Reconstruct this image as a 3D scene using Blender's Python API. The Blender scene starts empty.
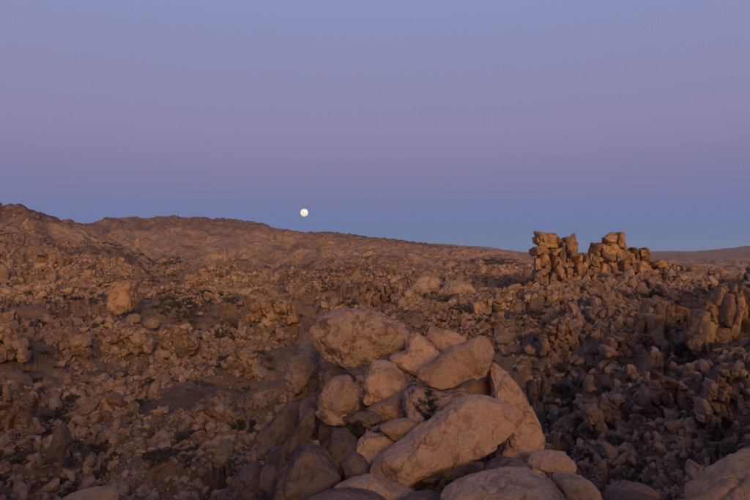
import bpy, bmesh, math, random
import numpy as np
from mathutils import Vector, Matrix, Euler
R = math.radians
rng = np.random.default_rng(7)
random.seed(7)
scene = bpy.context.scene
C = scene.collection

# ------------------------------------------------------------------ camera, sky, light
F = 583.0            # focal length in pixels of a 750 px wide picture (28 mm)
HOR = 251.0          # eye level row
cam_d = bpy.data.cameras.new('camera'); cam_d.lens = 28; cam_d.sensor_width = 36
cam_d.clip_start = 0.1; cam_d.clip_end = 60000; cam_d.shift_y = 1.0 / 750
cam = bpy.data.objects.new('camera', cam_d); C.objects.link(cam)
cam.location = (0, 0, 0); cam.rotation_euler = (R(90), 0, 0)
scene.camera = cam

SUN_EL = 14.0
sd = bpy.data.lights.new('sun', 'SUN'); sd.energy = 2.9; sd.angle = R(26); sd.color = (1.0, 0.64, 0.30)
sun = bpy.data.objects.new('sun', sd); C.objects.link(sun)
SUN_AZ = 14.0        # the glow after sunset lies behind the camera, opposite the moon, a little to the right
sdir = Vector((math.sin(R(SUN_AZ)) * math.cos(R(SUN_EL)), -math.cos(R(SUN_AZ)) * math.cos(R(SUN_EL)), math.sin(R(SUN_EL))))
sun.rotation_euler = sdir.to_track_quat('Z', 'Y').to_euler()

world = bpy.data.worlds.new('World'); scene.world = world; world.use_nodes = True
wt = world.node_tree; wt.nodes.clear()
def wn(t, **k):
    n = wt.nodes.new(t)
    for a, b in k.items(): setattr(n, a, b)
    return n
out = wn('ShaderNodeOutputWorld'); bg = wn('ShaderNodeBackground')
tc = wn('ShaderNodeTexCoord'); sx = wn('ShaderNodeSeparateXYZ'); ramp = wn('ShaderNodeValToRGB')
sky = wn('ShaderNodeTexSky', sky_type='NISHITA'); sky.sun_disc = False
sky.sun_elevation = R(0.5); sky.sun_rotation = R(180 - SUN_AZ); sky.dust_density = 1.5
nadd = wn('ShaderNodeMixRGB', blend_type='ADD'); nadd.inputs[0].default_value = 0.015
L = wt.links
L.new(tc.outputs['Generated'], sx.inputs[0]); L.new(sx.outputs['Z'], ramp.inputs[0])
def srgb(r, g, b):
    f = lambda c: (c / 255 / 12.92) if c / 255 <= 0.04045 else ((c / 255 + 0.055) / 1.055) ** 2.4
    return (f(r), f(g), f(b), 1)
# twilight: the blue shadow of the earth at the horizon, the pink belt above it, blue-lavender higher up
stops = [(0.0, (92, 124, 162)), (0.012, (93, 124, 163)), (0.045, (101, 120, 165)), (0.085, (112, 119, 165)),
         (0.125, (123, 121, 164)), (0.20, (136, 131, 170)), (0.30, (136, 137, 178)), (0.42, (137, 147, 192)), (0.7, (108, 120, 170)), (1.0, (76, 90, 144))]
cr = ramp.color_ramp; cr.interpolation = 'EASE' if False else 'LINEAR'
while len(cr.elements) < len(stops): cr.elements.new(0.5)
for e, (p, c) in zip(cr.elements, stops): e.position = p; e.color = srgb(*c)
ramp2 = wn('ShaderNodeValToRGB'); cr2 = ramp2.color_ramp
st2 = [(0.0, (214, 150, 112)), (0.06, (222, 160, 122)), (0.16, (206, 162, 142)), (0.32, (164, 146, 164)), (0.55, (124, 130, 172)), (1.0, (78, 92, 146))]
while len(cr2.elements) < len(st2): cr2.elements.new(0.5)
for e, (p, c) in zip(cr2.elements, st2): e.position = p; e.color = srgb(*c)
L.new(sx.outputs['Z'], ramp2.inputs[0])
dotn = wn('ShaderNodeVectorMath', operation='DOT_PRODUCT'); L.new(tc.outputs['Generated'], dotn.inputs[0]); dotn.inputs[1].default_value = (sdir.x, sdir.y, 0)
mr = wn('ShaderNodeMapRange', interpolation_type='SMOOTHSTEP'); L.new(dotn.outputs['Value'], mr.inputs[0]); mr.inputs[1].default_value = -0.25; mr.inputs[2].default_value = 0.9
skm = wn('ShaderNodeMixRGB'); L.new(mr.outputs[0], skm.inputs[0]); L.new(ramp.outputs[0], skm.inputs[1]); L.new(ramp2.outputs[0], skm.inputs[2])
L.new(skm.outputs[0], nadd.inputs[1]); L.new(sky.outputs[0], nadd.inputs[2]); L.new(nadd.outputs[0], bg.inputs[0])
bg.inputs[1].default_value = 1.0
L.new(bg.outputs[0], out.inputs[0])
scene.view_settings.view_transform = 'Standard'; scene.view_settings.look = 'None'
scene.view_settings.exposure = 0.0; scene.view_settings.gamma = 1.0

# ------------------------------------------------------------------ noise
_perm = np.random.default_rng(3).permutation(256); _perm = np.concatenate([_perm, _perm, _perm])
_g = np.random.default_rng(4).normal(size=(256, 3)); _g /= np.linalg.norm(_g, axis=1)[:, None]
def perlin(p):
    p = np.asarray(p, float); i = np.floor(p).astype(int); f = p - i; i &= 255
    u = f * f * f * (f * (f * 6 - 15) + 10); res = 0
    for dx in (0, 1):
        for dy in (0, 1):
            for dz in (0, 1):
                h = _perm[_perm[_perm[(i[:, 0] + dx) & 255] + ((i[:, 1] + dy) & 255)] + ((i[:, 2] + dz) & 255)]
                d = f - np.array([dx, dy, dz])
                w = (u[:, 0] if dx else 1 - u[:, 0]) * (u[:, 1] if dy else 1 - u[:, 1]) * (u[:, 2] if dz else 1 - u[:, 2])
                res = res + w * np.einsum('ij,ij->i', _g[h], d)
    return res * 1.5
def fbm(p, oct=4, lac=2.03, gain=0.5):
    s = 0; a = 1
    for k in range(oct): s = s + a * perlin(p * lac ** k + 17.3 * k); a *= gain
    return s
def n2(x, y, wl, oct=1, off=0.0):
    return fbm(np.stack([x / wl, y / wl, np.full_like(x, off)], 1), oct)

# ------------------------------------------------------------------ terrain height field
YS = np.array([2, 4, 6, 9, 12, 15, 19, 25, 40, 60, 90, 130, 180, 250, 350, 500, 700, 1000, 1300, 1700, 2500, 3500, 5500, 9000.])
T = {   # rows where the ground shows, per column of view, near to far
 -250: [780, 760, 790, 800, 790, 775, 740, 660, 560, 480, 410, 350, 305, 275, 245, 215, 190, 200, 210, 220, 235, 245, 250, 251],
    0: [800, 790, 800, 810, 790, 770, 720, 640, 570, 500, 424, 362, 320, 290, 262, 236, 208, 212, 218, 225, 238, 246, 250, 251],
   75: [800, 790, 800, 810, 790, 770, 720, 640, 570, 500, 428, 368, 326, 296, 273, 247, 227, 240, 222, 228, 240, 246, 250, 251],
  150: [800, 790, 790, 790, 770, 740, 700, 640, 560, 490, 428, 374, 334, 303, 280, 261, 270, 244, 218, 224, 240, 246, 250, 251],
  225: [800, 760, 740, 740, 700, 660, 640, 620, 555, 484, 420, 366, 330, 304, 284, 277, 263, 240, 219, 226, 240, 246, 250, 251],
  300: [800, 700, 640, 590, 540, 500, 500, 580, 550, 480, 412, 358, 325, 303, 287, 272, 259, 243, 232, 238, 242, 246, 250, 251],
  375: [800, 680, 600, 540, 480, 440, 425, 520, 540, 490, 420, 355, 318, 298, 284, 271, 257, 246, 242, 244, 240.5, 246, 250, 251],
  450: [800, 680, 600, 530, 480, 430, 420, 520, 550, 500, 430, 362, 322, 300, 283, 273, 264, 255, 251, 252, 250, 247, 251, 252],
  525: [800, 680, 600, 530, 480, 450, 470, 560, 560, 505, 440, 370, 317, 286, 278, 273, 268, 263, 259, 260, 258, 254.5, 253, 253],
  600: [800, 690, 610, 560, 560, 570, 580, 600, 565, 490, 412, 350, 312, 284, 288, 286, 280, 272, 267, 264, 260, 255, 253, 253],
  675: [800, 640, 560, 590, 620, 620, 610, 590, 540, 450, 382, 334, 302, 270, 276, 280, 278, 272, 267, 264, 260, 253.5, 252.5, 253],
  750: [800, 600, 530, 580, 620, 620, 610, 580, 520, 430, 340, 284, 286, 288, 286, 282, 278, 272, 267, 262, 256, 246, 250, 251],
  485: [800, 680, 600, 530, 480, 438, 445, 540, 555, 502, 435, 366, 320, 293, 280, 273, 267, 260, 256, 257, 255, 247.5, 252, 253],
  715: [800, 620, 545, 585, 620, 620, 610, 585, 530, 440, 360, 308, 292, 278, 280, 281, 278, 272, 267, 262, 258, 251.5, 250.5, 251],
 1000: [800, 600, 560, 580, 600, 590, 560, 510, 420, 340, 285, 262, 262, 270, 278, 282, 278, 272, 267, 262, 254, 248, 250, 251],
}
TC = np.array(sorted(T)); TT = np.array([T[c] for c in TC])
# smooth the table onto a regular grid (columns 10 px, log-distance 0.05)
gx = np.arange(-250, 1001, 10.); gl = np.arange(math.log(2), math.log(9000), 0.04)
tab = np.stack([np.interp(gl, np.log(YS), TT[i]) for i in range(len(TC))])          # cols x rows
tab = np.stack([np.interp(gx, TC, tab[:, j]) for j in range(len(gl))], 1)
def blur(a, n, ax):
    k = np.hanning(n + 2)[1:-1]; k /= k.sum()
    ap = np.pad(a, [(n // 2, n // 2) if i == ax else (0, 0) for i in range(2)], 'edge')
    return np.apply_along_axis(lambda v: np.convolve(v, k, 'valid'), ax, ap)
tab = blur(blur(tab, 5, 1), 5, 0)
LUMPS = [(150,520,9,16,.2),(165,400,8,16,.15),(185,310,7,18,.15),(205,230,6,20,.15),(225,170,7,25,.12),(110,430,-9,25,.12),(88,330,-6,20,.12),(40,380,-6,35,.12),
 (215,380,-5,30,.15),(300,270,-5,40,.1),(260,190,-7,50,.08),(400,240,-6,45,.08),(470,200,-5,40,.08),(350,420,-4,50,.1),(310,520,6,18,.2),(250,115,14,45,.12),(560,110,18,25,.15),
 (610,160,-8,30,.08),(640,120,10,30,.1),(700,95,10,30,.1),(80,130,-10,50,.1),(30,100,12,30,.1),(150,160,-8,40,.08),(60,560,6,18,.1),(30,600,-5,14,.1),(240,600,-5,20,.12),(270,700,6,14,.15),(400,650,-3,30,.1),(440,560,4,16,.15),(500,420,-4,30,.1),(20,700,-3,10,.1),(-1,680,5,7,.25),(74,720,2.5,10,.12),(97,720,2,10,.1),(126,1000,-3,11,.12),(150,1250,2,9,.12)]
def base_py(px, Y):
    lumps = 0; lY = np.log(np.maximum(Y, 2))
    for a_, b_, c_, d_, e_ in LUMPS: lumps = lumps + c_ * np.exp(-((px - a_) / d_) ** 2 - ((lY - math.log(b_)) / e_) ** 2)
    return table_py(px, Y) + lumps * (1.15 + 0.6 * smooth(200, 320, Y))
def table_py(px, Y):
    a = np.clip((px + 250) / 10, 0, len(gx) - 1.001); b = np.clip((np.log(np.maximum(Y, 2)) - gl[0]) / 0.04, 0, len(gl) - 1.001)
    i = a.astype(int); j = b.astype(int); u = a - i; v = b - j
    return (tab[i, j] * (1 - u) * (1 - v) + tab[i + 1, j] * u * (1 - v) + tab[i, j + 1] * (1 - u) * v + tab[i + 1, j + 1] * u * v)
def cells(x, y, s, seed):
    """jointed bedrock: height and edge distance of tilted blocks about s metres across"""
    u = x / s; v = y / s; iu = np.floor(u).astype(int); iv = np.floor(v).astype(int)
    d1 = np.full(u.shape, 9.); d2 = d1.copy(); hh = np.zeros(u.shape)
    for a in (-1, 0, 1):
        for b in (-1, 0, 1):
            cu = iu + a; cv = iv + b; h = _perm[_perm[(cu + seed) & 255] + (cv & 255)]; h2 = _perm[h + 57]; h3 = _perm[h2 + 31]; h4 = _perm[h3 + 11]
            px_ = cu + 0.1 + 0.8 * h / 255; py_ = cv + 0.1 + 0.8 * h2 / 255
            du = u - px_; dv = v - py_; d = np.hypot(du, dv)
            new = d < d1; d2 = np.where(new, d1, np.minimum(d2, d)); 
            hh = np.where(new, (h3 / 255 - 0.5) + (du * (h4 / 255 - 0.5) + dv * (h / 255 - 0.35)) * 1.6, hh); d1 = np.where(new, d, d1)
    return hh, d2 - d1
def smooth(a, b, x):
    t = np.clip((x - a) / (b - a), 0, 1); return t * t * (3 - 2 * t)
def height(x, y):
    x = np.asarray(x, float); y = np.asarray(y, float)
    r = np.hypot(x, y); az = np.arctan2(x, y)
    azc = np.clip(az, -R(46), R(46))
    Y = np.maximum(r * np.cos(azc), 1.5); px = 375 + F * np.tan(azc)
    z = -(base_py(px, Y) - HOR) / F * Y
    # ridge the photographer stands on; unseen rise behind added to shade pile and valley
    back = smooth(R(70), R(125), np.abs(az))
    zb = -1.7 + 3.4 * smooth(2, 11, r) + (10 + 4 * np.sin(az)) * smooth(12, 50, r) - 16 * smooth(60, 400, r)
    z = z * (1 - back) + zb * back
    stand = 1 - smooth(1.5, 4.0, r)
    z = z * (1 - stand) + (-1.7) * stand
    w = smooth(20, 60, r)
    far = smooth(300, 800, r)
    lim = 1 - 0.9 * smooth(1800, 3000, r)
    rid = 1 - np.abs(n2(x + 0.4 * y, y * 0.75, 120, 3, 1.5)) * 2
    sp = 0.45 - np.abs(n2(x - 0.5 * y, y * 0.8, 85, 3, 21.5)) * 2
    z = z + smooth(80, 180, r) * (1 - smooth(500, 900, r)) * sp * 7.5
    z = z + w * (far * lim * (rid - 0.4) * 15.0 + far * n2(x, y, 330, 3, 8.1) * 7 * lim + far * n2(x, y, 40, 4, 18.1) * 4.5 * lim)
    z = z + w * (n2(x, y, 26, 4, 3.3) * 1.9 * (0.45 + 0.55 * smooth(60, 150, r)) * lim)
    wx = x + 3 * n2(x, y, 11, 2, 1.1); wy = (y + 3 * n2(x, y, 11, 2, 7.7)) * 0.8
    m = smooth(-0.15, 0.2, n2(x, y, 55, 3, 12.5)); nearer = 1 - smooth(330, 800, r); rt = smooth(R(12), R(22), az) * (1 - smooth(160, 260, r))
    for sc_, am, sd_ in ((19, 5.0, 3), (8, 2.8, 90), (3.6, 1.4, 40)):
        hh, e = cells(wx * (1 + 0.5 * rt), wy, sc_, sd_); z = z + w * nearer * (0.25 + 0.75 * m * (1 - 0.6 * rt)) * am * (hh * 1.1 - 0.55 * np.exp(-e * sc_ / (0.09 * sc_ + 0.25)))
    hh, e = cells(wx, wy, 38, 21); z = z + w * lim * far * 6 * (hh - 0.3 * np.exp(-e / 0.1))
    # terraces and knobs of broken rock
    k = n2(x, y, 9.0, 3, 5.5); z = z + w * np.clip(k * 3, -0.5, 1.0) * 0.9 * (1 - 0.6 * far)
    z = z + n2(x, y, 2.4, 3, 9.5) * 0.28 * smooth(2, 8, r)
    z = z + smooth(2200, 3300, r) * (n2(x, y, 900, 6, 2.2) * 20 + (0.5 - np.abs(n2(x, y, 380, 4, 31.2)) * 2) * 16)
    return z

def link(o, parent=None):
    C.objects.link(o)
    if parent is not None: o.parent = parent
    return o
def new_mesh(name, v, f, smooth_shade=True):
    me = bpy.data.meshes.new(name)
    v = np.asarray(v, dtype=np.float32); f = np.asarray(f, dtype=np.int32)
    me.vertices.add(len(v)); me.vertices.foreach_set('co', v.ravel())
    n, k = f.shape
    me.loops.add(n * k); me.loops.foreach_set('vertex_index', f.ravel())
    me.polygons.add(n); me.polygons.foreach_set('loop_start', np.arange(0, n * k, k, dtype=np.int32))
    me.polygons.foreach_set('loop_total', np.full(n, k, dtype=np.int32))
    me.polygons.foreach_set('use_smooth', np.full(n, smooth_shade))
    me.update(); me.validate()
    return me
def thing(o, label, cat, group=None):
    o['label'] = label; o['category'] = cat
    if group: o['group'] = group
    return o

# ------------------------------------------------------------------ materials
class NT:
    def __init__(s, name):
        s.m = bpy.data.materials.new(name); s.m.use_nodes = True; s.t = s.m.node_tree; s.t.nodes.clear()
        s.out = s.n('ShaderNodeOutputMaterial'); s.b = s.n('ShaderNodeBsdfPrincipled'); s.l(s.b.outputs[0], s.out.inputs[0])
        s.b.inputs['Roughness'].default_value = 0.9
        s.b.inputs['Specular IOR Level'].default_value = 0.12
    def n(s, t, **k):
        n = s.t.nodes.new(t)
        for a, b in k.items(): setattr(n, a, b)
        return n
    def l(s, a, b): s.t.links.new(a, b)
    def noise(s, co, scale, detail=5, rough=0.55, dist=0.0):
        n = s.n('ShaderNodeTexNoise'); n.inputs['Scale'].default_value = scale; n.inputs['Detail'].default_value = detail
        n.inputs['Roughness'].default_value = rough; n.inputs['Distortion'].default_value = dist
        s.l(co, n.inputs['Vector']); return n.outputs['Fac']
    def ramp(s, fac, stops):
        r = s.n('ShaderNodeValToRGB'); cr = r.color_ramp
        while len(cr.elements) < len(stops): cr.elements.new(0.5)
        for e, (p, c) in zip(cr.elements, stops):
            e.position = p; e.color = (c, c, c, 1) if isinstance(c, (int, float)) else (*c, 1)
        s.l(fac, r.inputs[0]); return r.outputs[0]
    def mix(s, fac, a, b, mode='MIX'):
        m = s.n('ShaderNodeMixRGB', blend_type=mode)
        for i, v in enumerate((fac, a, b)):
            if isinstance(v, (int, float)): m.inputs[i].default_value = v if i == 0 else (v, v, v, 1)
            elif isinstance(v, tuple): m.inputs[i].default_value = (*v, 1)
            else: s.l(v, m.inputs[i])
        return m.outputs[0]
    def math(s, op, a, b=0.0):
        m = s.n('ShaderNodeMath', operation=op)
        for i, v in enumerate((a, b)):
            if isinstance(v, (int, float)): m.inputs[i].default_value = v
            else: s.l(v, m.inputs[i])
        return m.outputs[0]

def rock_material(name, c1, c2, varnish, scale=1.0, var_amt=0.5, crack=0.5, patch=None, bump=0.06, vth=0.53, warp=0.8):
    s = NT(name); g = s.n('ShaderNodeNewGeometry').outputs['Position']; oi = s.n('ShaderNodeObjectInfo')
    big = s.noise(g, 0.035 * scale, 4); mid = s.noise(g, 0.7 * scale, 6, 0.6, 0.4); fine = s.noise(g, 9 * scale, 4, 0.7)
    rnd = oi.outputs['Random']
    col = s.mix(s.ramp(mid, [(0.3, 0.0), (0.7, 1.0)]), c1, c2)
    if patch: col = s.mix(s.ramp(big, [(0.42, 0.0), (0.6, 1.0)]), col, patch)
    col = s.mix(1.0, col, s.ramp(rnd, [(0.0, 0.72), (1.0, 1.22)]), 'MULTIPLY')
    vn = s.noise(g, 1.15 * scale, 8, 0.68, warp)
    col = s.mix(s.math('MULTIPLY', s.ramp(vn, [(vth, 0.0), (vth + 0.06, 1.0)]), var_amt), col, varnish)
    col = s.mix(1.0, col, s.ramp(fine, [(0.25, 0.72), (0.75, 1.2)]), 'MULTIPLY')
    vo = s.n('ShaderNodeTexVoronoi', feature='DISTANCE_TO_EDGE'); vo.inputs['Scale'].default_value = 0.55 * scale
    wv = s.n('ShaderNodeVectorMath', operation='ADD'); nv = s.n('ShaderNodeTexNoise'); nv.inputs['Scale'].default_value = 1.6 * scale; nv.inputs['Detail'].default_value = 5
    s.l(g, nv.inputs['Vector']); s.l(g, wv.inputs[0]); nsc = s.n('ShaderNodeVectorMath', operation='SCALE'); nsc.inputs['Scale'].default_value = 0.45 / scale; s.l(nv.outputs['Color'], nsc.inputs[0]); s.l(nsc.outputs[0], wv.inputs[1]); s.l(wv.outputs[0], vo.inputs['Vector'])
    ck = s.ramp(vo.outputs['Distance'], [(0.0, 0.0), (0.022, 1.0)])
    brk = s.ramp(s.noise(g, 0.8 * scale, 2), [(0.46, 1.0), (0.52, 0.0)])      # joints run only part of the way
    ck = s.math('MAXIMUM', ck, brk)
    col = s.mix(s.math('MULTIPLY', s.math('SUBTRACT', 1.0, ck), 0.3 if crack else 0.0), col, varnish)
    sp = s.ramp(s.noise(g, 24 * scale, 3, 0.8), [(0.56, 0.0), (0.66, 0.55)])   # mineral grain and lichen specks
    col = s.mix(sp, col, varnish)
    h = s.math('ADD', s.math('MULTIPLY', fine, 0.4), s.math('MULTIPLY', mid, 1.0))
    h = s.math('ADD', h, s.math('MULTIPLY', s.noise(g, 3.2 * scale, 6, 0.7), 0.8))
    h = s.math('ADD', h, s.math('MULTIPLY', ck, crack))
    h = s.math('ADD', h, s.math('MULTIPLY', s.ramp(s.noise(g, 1.3 * scale, 5, 0.6), [(0.49, 0.0), (0.515, 1.0)]), 0.3))   # edges of flaked-off sheets
    h = s.math('SUBTRACT', h, s.math('MULTIPLY', s.ramp(vn, [(vth, 0.0), (vth + 0.05, 1.0)]), 0.22 * var_amt))
    bp = s.n('ShaderNodeBump'); bp.inputs['Strength'].default_value = 0.8; bp.inputs['Distance'].default_value = bump / scale
    s.l(h, bp.inputs['Height']); s.l(bp.outputs[0], s.b.inputs['Normal']); s.l(col, s.b.inputs['Base Color'])
    return s.m

M_pile = rock_material('granite_pink', (0.58, 0.34, 0.20), (0.48, 0.27, 0.16), (0.25, 0.13, 0.08), 1.6, 0.6, 0.2, bump=0.09)
M_stain = rock_material('granite_varnished', (0.56, 0.355, 0.23), (0.46, 0.27, 0.175), (0.21, 0.10, 0.065), 2.3, 0.85, 0.3, bump=0.14, vth=0.525, warp=0.1)
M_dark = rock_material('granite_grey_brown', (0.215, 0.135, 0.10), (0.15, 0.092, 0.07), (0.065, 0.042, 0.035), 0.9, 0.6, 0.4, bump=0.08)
M_black = rock_material('granite_black_streaked', (0.36, 0.22, 0.17), (0.28, 0.17, 0.13), (0.025, 0.020, 0.022), 0.8, 1.0, 0.2, bump=0.07)
M_gold = rock_material('granite_golden', (0.44, 0.265, 0.14), (0.34, 0.19, 0.10), (0.19, 0.09, 0.05), 0.35, 0.8, 0.5, bump=0.25)
M_rub = rock_material('granite_rubble', (0.42, 0.268, 0.172), (0.31, 0.19, 0.12), (0.16, 0.082, 0.054), 0.5, 0.65, 0.3, patch=(0.25, 0.155, 0.11), bump=0.12)
M_pale = rock_material('granite_pale', (0.40, 0.265, 0.17), (0.32, 0.205, 0.13), (0.24, 0.14, 0.10), 0.3, 0.5, 0.3, bump=0.25)

M_corner = rock_material('granite_tan_gold', (0.47, 0.275, 0.14), (0.39, 0.215, 0.11), (0.25, 0.13, 0.075), 2.2, 0.4, 0.0, bump=0.08)
M_brown = rock_material('granite_brown', (0.30, 0.175, 0.105), (0.22, 0.125, 0.08), (0.11, 0.06, 0.04), 0.4, 0.7, 0.4, bump=0.2)
def ground_material():
    s = NT('desert_soil'); g = s.n('ShaderNodeNewGeometry').outputs['Position']
    big = s.noise(g, 0.012, 6, 0.6); mid = s.noise(g, 0.12, 8, 0.65); fine = s.noise(g, 1.1, 8, 0.7)
    col = s.mix(s.ramp(big, [(0.38, 0.0), (0.62, 1.0)]), (0.40, 0.24, 0.135), (0.31, 0.18, 0.11))
    col = s.mix(s.ramp(mid, [(0.5, 0.0), (0.62, 0.8)]), col, (0.185, 0.115, 0.088))
    vo = s.n('ShaderNodeTexVoronoi', feature='F1'); vo.inputs['Scale'].default_value = 0.22; s.l(g, vo.inputs['Vector'])
    vo2 = s.n('ShaderNodeTexVoronoi', feature='F1'); vo2.inputs['Scale'].default_value = 0.09; s.l(g, vo2.inputs['Vector'])
    dots = s.ramp(vo.outputs['Distance'], [(0.22, 1.0), (0.34, 0.0)])
    dots = s.math('MULTIPLY', dots, s.ramp(mid, [(0.42, 0.15), (0.55, 0.9)]))
    col = s.mix(s.math('MULTIPLY', dots, 0.75), col, (0.10, 0.062, 0.045))          # scrub dots and gaps
    lt = s.ramp(vo2.outputs['Distance'], [(0.2, 0.7), (0.4, 0.0)])
    col = s.mix(s.math('MULTIPLY', lt, 0.6), col, (0.42, 0.26, 0.175))
    col = s.mix(1.0, col, s.ramp(fine, [(0.25, 0.6), (0.75, 1.3)]), 'MULTIPLY')
    sp = s.n('ShaderNodeSeparateXYZ'); s.l(g, sp.inputs[0])
    # dark scrub on the highest ridge tops
    hi = s.math('ADD', s.math('MULTIPLY', sp.outputs['Z'], 0.012), s.math('MULTIPLY', big, 1.2))
    col = s.mix(s.math('MULTIPLY', s.ramp(hi, [(0.95, 0.0), (1.35, 1.0)]), 0.0), col, (0.12, 0.065, 0.05))
    dn = s.n('ShaderNodeAttribute'); dn.attribute_name = 'gap_shade'
    col = s.mix(s.math('MULTIPLY', dn.outputs['Fac'], s.ramp(s.noise(g, 0.09, 6, 0.7), [(0.35, 0.45), (0.6, 1.0)])), col, (0.135, 0.082, 0.055))  # nearer soil painted darker, standing in for shade between the rocks
    h = s.math('ADD', s.math('MULTIPLY', mid, 6.0), s.math('MULTIPLY', fine, 0.8))
    h = s.math('ADD', h, s.math('MULTIPLY', s.ramp(vo2.outputs['Distance'], [(0.1, 1.0), (0.6, 0.0)]), 2.2))
    bp = s.n('ShaderNodeBump'); bp.inputs['Strength'].default_value = 0.85; bp.inputs['Distance'].default_value = 0.6
    at = s.n('ShaderNodeAttribute'); at.attribute_name = 'scrub'
    sc = s.math('MULTIPLY', at.outputs['Fac'], s.ramp(s.noise(g, 0.05, 8, 0.75), [(0.40, 0.25), (0.6, 1.0)]))
    col = s.mix(sc, col, (0.085, 0.05, 0.042))  # scrub colour, also carrying the shade painted into gullies
    s.l(h, bp.inputs['Height']); s.l(bp.outputs[0], s.b.inputs['Normal']); s.l(col, s.b.inputs['Base Color'])
    return s.m
M_ground = ground_material()

def foliage_material(name, c1, c2):
    s = NT(name); oi = s.n('ShaderNodeObjectInfo'); g = s.n('ShaderNodeNewGeometry').outputs['Position']
    col = s.mix(s.noise(g, 3.0, 3), c1, c2); col = s.mix(1.0, col, s.ramp(oi.outputs['Random'], [(0, 0.7), (1, 1.25)]), 'MULTIPLY')
    s.l(col, s.b.inputs['Base Color']); return s.m
M_leaf = foliage_material('shrub_leaf', (0.040, 0.038, 0.026), (0.085, 0.066, 0.045))
M_stem = foliage_material('shrub_stem', (0.10, 0.075, 0.055), (0.14, 0.10, 0.075))
sm = NT('moonlight'); sm.t.nodes.remove(sm.b); em = sm.n('ShaderNodeEmission'); gm = sm.n('ShaderNodeTexCoord').outputs['Object']
mn = sm.ramp(sm.noise(gm, 1.1, 2), [(0.35, (0.80, 0.77, 0.50)), (0.62, (1.0, 0.98, 0.74))])
sm.l(mn, em.inputs[0]); em.inputs[1].default_value = 1.05; sm.l(em.outputs[0], sm.out.inputs[0]); M_moon = sm.m

# ------------------------------------------------------------------ the ground and the hills
az_f = np.linspace(-R(40), R(40), 900); az_l = np.linspace(-R(180), -R(40), 90)[:-1]; az_r = np.linspace(R(40), R(180), 90)[1:]
AZ = np.concatenate([az_l, az_f, az_r]); NR = 520
RR = np.exp(np.concatenate([np.linspace(math.log(1.2), math.log(40), 90)[:-1], np.linspace(math.log(40), math.log(1800), 520)[:-1], np.linspace(math.log(1800), math.log(7500), 110)]))
NR = len(RR); NA = len(AZ)
A2, R2 = np.meshgrid(AZ, RR); X = (R2 * np.sin(A2)).ravel(); Yw = (R2 * np.cos(A2)).ravel(); Z = height(X, Yw)
rr = R2.ravel(); HZ_TOP = float(Z.max()) + 8; print('zmax', Z.max(), Z.min())
V = np.stack([X, Yw, Z], 1)
pxg = 375 + F * np.tan(np.clip(A2.ravel(), -R(45), R(45))); pyg = HOR - Z / np.maximum(rr * np.cos(np.clip(A2.ravel(), -R(45), R(45))), 1) * F
def grid_part(name, r0, r1, kind, cap=False):
    i = np.arange(r0, r1 - 1)[:, None]; j = np.arange(NA - 1)[None, :]
    a = (i * NA + j).ravel(); q = np.stack([a, a + 1, a + NA + 1, a + NA], 1)
    jl = np.arange(r0, r1 - 1) * NA
    q = np.concatenate([q, np.stack([jl + NA - 1, jl, jl + NA, jl + 2 * NA - 1], 1)])
    used = V[r0 * NA:r1 * NA]; q = q - r0 * NA
    me = new_mesh(name, used, q[:, ::-1])
    s_ = np.zeros(len(used), np.float32); rs = rr[r0 * NA:r1 * NA]; P = pxg[r0 * NA:r1 * NA]; Hh = used[:, 2]
    s_ = (smooth(0, 1, (rs - 560) / 150) * (P < 110) * smooth(20, 38, Hh) + smooth(900, 1150, rs) * (P >= 110) * smooth(28, 52, Hh) + smooth(1000, 1200, rs) * (P > 310) * (rs < 1700) * smooth(-2, 9, Hh) ) * (rs < 2200)
    s_ = np.maximum(s_, 0.35 * smooth(2500, 3200, rs))
    ux, uy = used[:, 0], used[:, 1]; gul = np.abs(n2(ux + 0.4 * uy, uy * 0.75, 120, 3, 1.5)) * 2
    s_ = np.maximum(s_, 0.8 * smooth(0.35, 0.85, gul) * smooth(330, 480, rs) * (rs < 2300))  # scrub tint in gullies, darkened to paint in shade for stronger relief
    s_ = np.maximum(s_, 0.75 * smooth(0.25, 0.7, np.abs(n2(ux, uy, 380, 4, 31.2)) * 2) * smooth(2300, 2800, rs))  # far hollows darkened in colour the same way, to define the hills
    at = me.attributes.new('scrub', 'FLOAT', 'POINT'); at.data.foreach_set('value', np.clip(s_, 0, 0.9).astype(np.float32))
    a2 = me.attributes.new('gap_shade', 'FLOAT', 'POINT'); a2.data.foreach_set('value', ((0.85 + 0.15 * (rs < 130)) * (1 - smooth(260, 700, rs)) * smooth(5, 14, rs)).astype(np.float32))  # strength of the shade painted into the nearer soil
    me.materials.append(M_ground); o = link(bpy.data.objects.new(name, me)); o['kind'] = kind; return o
ksplit = int(np.searchsorted(RR, 420)); kfar = int(np.searchsorted(RR, 2100))
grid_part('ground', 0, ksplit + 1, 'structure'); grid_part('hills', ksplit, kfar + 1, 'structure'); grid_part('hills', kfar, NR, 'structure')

# ------------------------------------------------------------------ the moon
bm = bmesh.new(); bmesh.ops.create_icosphere(bm, subdivisions=4, radius=1)
me = bpy.data.meshes.new('moon'); bm.to_mesh(me); bm.free(); me.materials.append(M_moon)
for p in me.polygons: p.use_smooth = True
moon = link(bpy.data.objects.new('moon', me)); MD = 30000.0
moon.location = ((304.3 - 375) / F * MD, MD, (HOR - 212.6) / F * MD); moon.scale = (3.75 / F * MD,) * 3
thing(moon, 'full pale yellow moon low above the left hill ridge', 'moon')

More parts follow.
